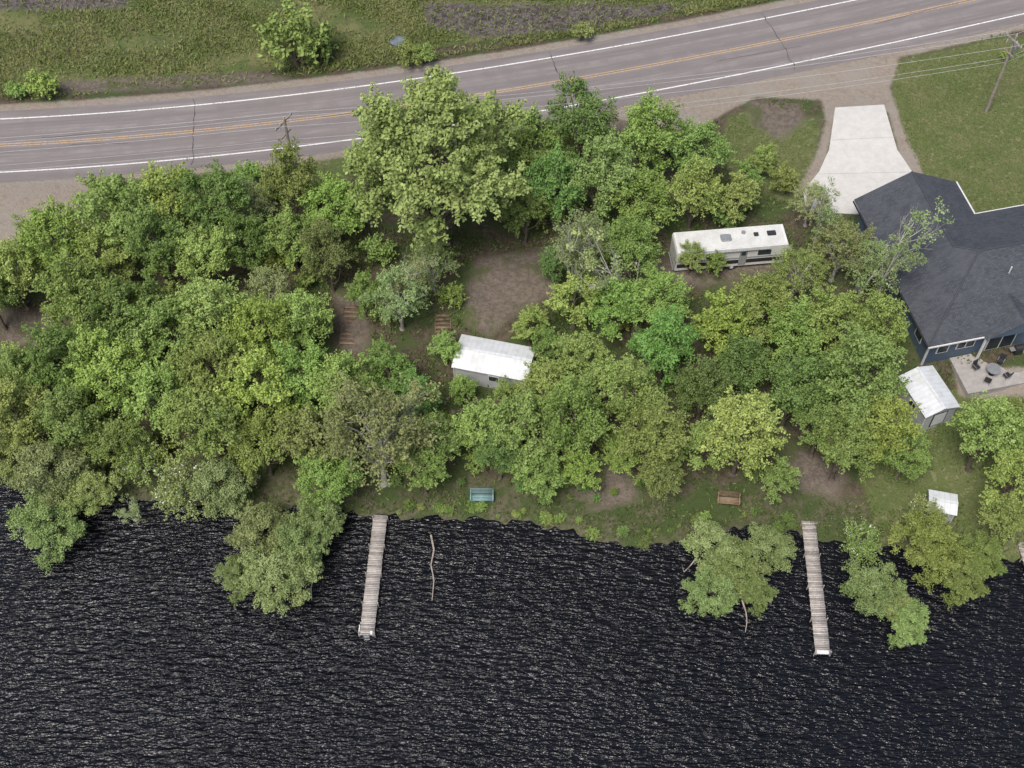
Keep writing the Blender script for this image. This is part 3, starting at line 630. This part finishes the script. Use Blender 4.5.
# ------------------------------------------------------------------ travel trailer
x,y,z = G(729,270); y += 1.2
e = empty("travel_trailer", (x,y,z), math.radians(6)); mcream = simple("trailer_white",(.68,.68,.66),(.6,.6,.58),1,.4,.03)
mroofm = simple("roof_rubber",(.60,.60,.58),(.48,.48,.46),.8,.7,.05)
L2 = 5.2; prof = [(-L2,.55),(L2-.5,.55),(L2,.9),(L2,2.2),(L2-.35,2.95),(-L2+.1,2.95),(-L2,2.7)]
v = [(a_,-1.22,b_) for a_,b_ in prof]+[(a_,1.22,b_) for a_,b_ in prof]; n = len(prof)
pmesh("body", v, [tuple(range(n)), tuple(range(n,2*n))[::-1]]+[(k,(k+1)%n,(k+1)%n+n,k+n) for k in range(n)], mcream, e)
box("roof_membrane", e, (-.15,0,2.975),(9.6,2.3,.04), mroofm,.01)
box("air_conditioner", e, (-.6,0,3.12),(.95,.75,.28), mgalv,.08); box("roof_vent", e, (2.2,.2,3.04),(.42,.42,.12), mdark,.03); box("roof_vent_b", e, (-3.4,-.3,3.04),(.42,.42,.12), mwhitep,.03); box("skylight", e, (3.6,.2,3.05),(.8,.55,.14), mdark,.05); cyl("antenna", e, (1.1,.5,3.08),.2,.1,mgalv)
mgrey = simple("grey_trim",(.3,.31,.32))
box("stripe", e, (0,-1.226,1.15),(10.1,.012,.5), mdark); box("stripe_b", e, (.2,-1.226,1.62),(9.9,.012,.18), mgrey)
for xx,w_ in ((-3.8,1.0),(-1.8,1.4),(2.8,1.2)): box("window", e, (xx,-1.236,2.15),(w_,.03,.6), mglass,.01)
box("door", e, (.9,-1.24,1.65),(.7,.035,1.9), mgrey,.02); box("door_window", e, (.9,-1.262,2.2),(.4,.02,.45), mglass)
box("front_window", e, (L2-.13,0,2.45),(.05,1.6,.5), mglass,.02,(0,-.45,0)); box("front_cap", e, (L2+.01,0,1.3),(.03,2.3,.7), mdark)
cyl("awning", e, (.2,-1.34,2.78), .09, 6.0, mgrey, (0,math.pi/2,0))
for xx in (-.9,.05):
    for s in (-1,1): cyl("wheel", e, (xx,s*1.08,.36), .36,.24,mdark,(math.pi/2,0,0),28); cyl("hub", e, (xx,s*1.21,.36), .17,.03,mwhitep,(math.pi/2,0,0))
box("chassis", e, (0,0,.5),(9.8,1.6,.14), mdark); box("tongue", e, (5.8,.3,.52),(1.5,.1,.1), mdark,0,(0,0,-.35)); box("tongue_b", e, (5.8,-.3,.52),(1.5,.1,.1), mdark,0,(0,0,.35)); cyl("gas_bottle", e, (5.55,.15,.8),.15,.5,mwhitep); cyl("gas_bottle_b", e, (5.55,-.18,.8),.15,.5,mwhitep); box("bumper", e, (-5.3,0,.5),(.12,2.2,.12), mgalv,.02)
# ------------------------------------------------------------------ utility poles + wires
mpole = simple("pole_wood",(.30,.26,.22),(.2,.17,.145),4,.9,.4); mcer = simple("insulator_mat",(.5,.5,.52),rough=.3)
tops = []
def pole(px, h, rz, trans):
    x,y,z = G(*px); e = empty("utility_pole", (x,y,z), rz)
    cyl("post", e, (0,0,h/2-.3), .17,h+.6,mpole,seg=14,r2=.11); box("crossarm", e, (0,.16,h-.5),(2.5,.12,.14), mpole,.01); box("crossarm_lower", e, (0,.16,h-2.0),(1.5,.1,.12), mpole,.01)
    for s in (-1,1): box("brace", e, (s*.4,.2,h-.8),(.85,.03,.05), mgalv,0,(0,s*.7,0))
    for s in (-1.1,-.45,1.1): cyl("insulator", e, (s,.16,h-.33), .07,.24,mcer,seg=12,r2=.04)
    cyl("insulator", e, (0,0,h+.12), .06,.24,mcer,seg=12)
    if trans: cyl("transformer", e, (0,-.42,h-1.5), .26,.85,mgalv); cyl("bushing", e, (.08,-.42,h-1.0), .05,.22,mcer); box("cutout", e, (.55,.3,h-.9),(.1,.1,.4), mcer,.02); box("bracket", e,(0,-.2,h-1.5),(.12,.2,.4),mgalv)
    M = Matrix.Translation((x,y,z))@Matrix.Rotation(rz,4,'Z'); tops.append([np.array(M@Vector(p)) for p in ((-1.1,.16,h-.2),(0,0,h+.25),(1.1,.16,h-.2),(0,.05,h-2.6),(0,-.1,h-3.2))])
pole((298,190), 9.2, math.radians(60), False); pole((986,112), 9.6, math.radians(115), True)
mwire = simple("wire_mat",(.42,.42,.42),bmp=0)
def wire(a_, b_, sag):
    t = np.linspace(0,1,24)[:,None]; p = a_+(b_-a_)*t; p[:,2] -= (4*sag*t*(1-t))[:,0]; mb = MB(); mb.tube(p, np.full(24,.022), 4); link("power_line", mb.mesh("power_line",[mwire]))
for k in range(5):
    a_, b_ = tops[0][k], tops[1][k]; wire(a_, b_, 1.1)
    wire(a_+np.array([-70,-6,0]), a_, 1.1); wire(b_, b_+np.array([70,42,0]), 1.1)
# ------------------------------------------------------------------ light
az, el = math.radians(-150), math.radians(62)
d = Vector((math.sin(az)*math.cos(el), math.cos(az)*math.cos(el), math.sin(el)))
sd = bpy.data.lights.new("sun",'SUN'); so = bpy.data.objects.new("sun", sd); scene.collection.objects.link(so); so.rotation_euler = d.to_track_quat('Z','Y').to_euler()
sd.energy = 3.3; sd.angle = math.radians(22); sd.color = (1,.965,.91)
w = bpy.data.worlds.new("World"); scene.world = w; w.use_nodes = True; nt = w.node_tree; bg = nt.nodes["Background"]
sk = nt.nodes.new("ShaderNodeTexSky"); sk.sky_type='NISHITA'; sk.sun_disc=False; sk.sun_elevation=el; sk.sun_rotation=az; sk.air_density=1.0; sk.dust_density=4.0; sk.ozone_density=1.0
nt.links.new(sk.outputs[0], bg.inputs[0]); bg.inputs[1].default_value=.15
scene.view_settings.view_transform='Standard'; scene.view_settings.look='None'; scene.view_settings.exposure=0
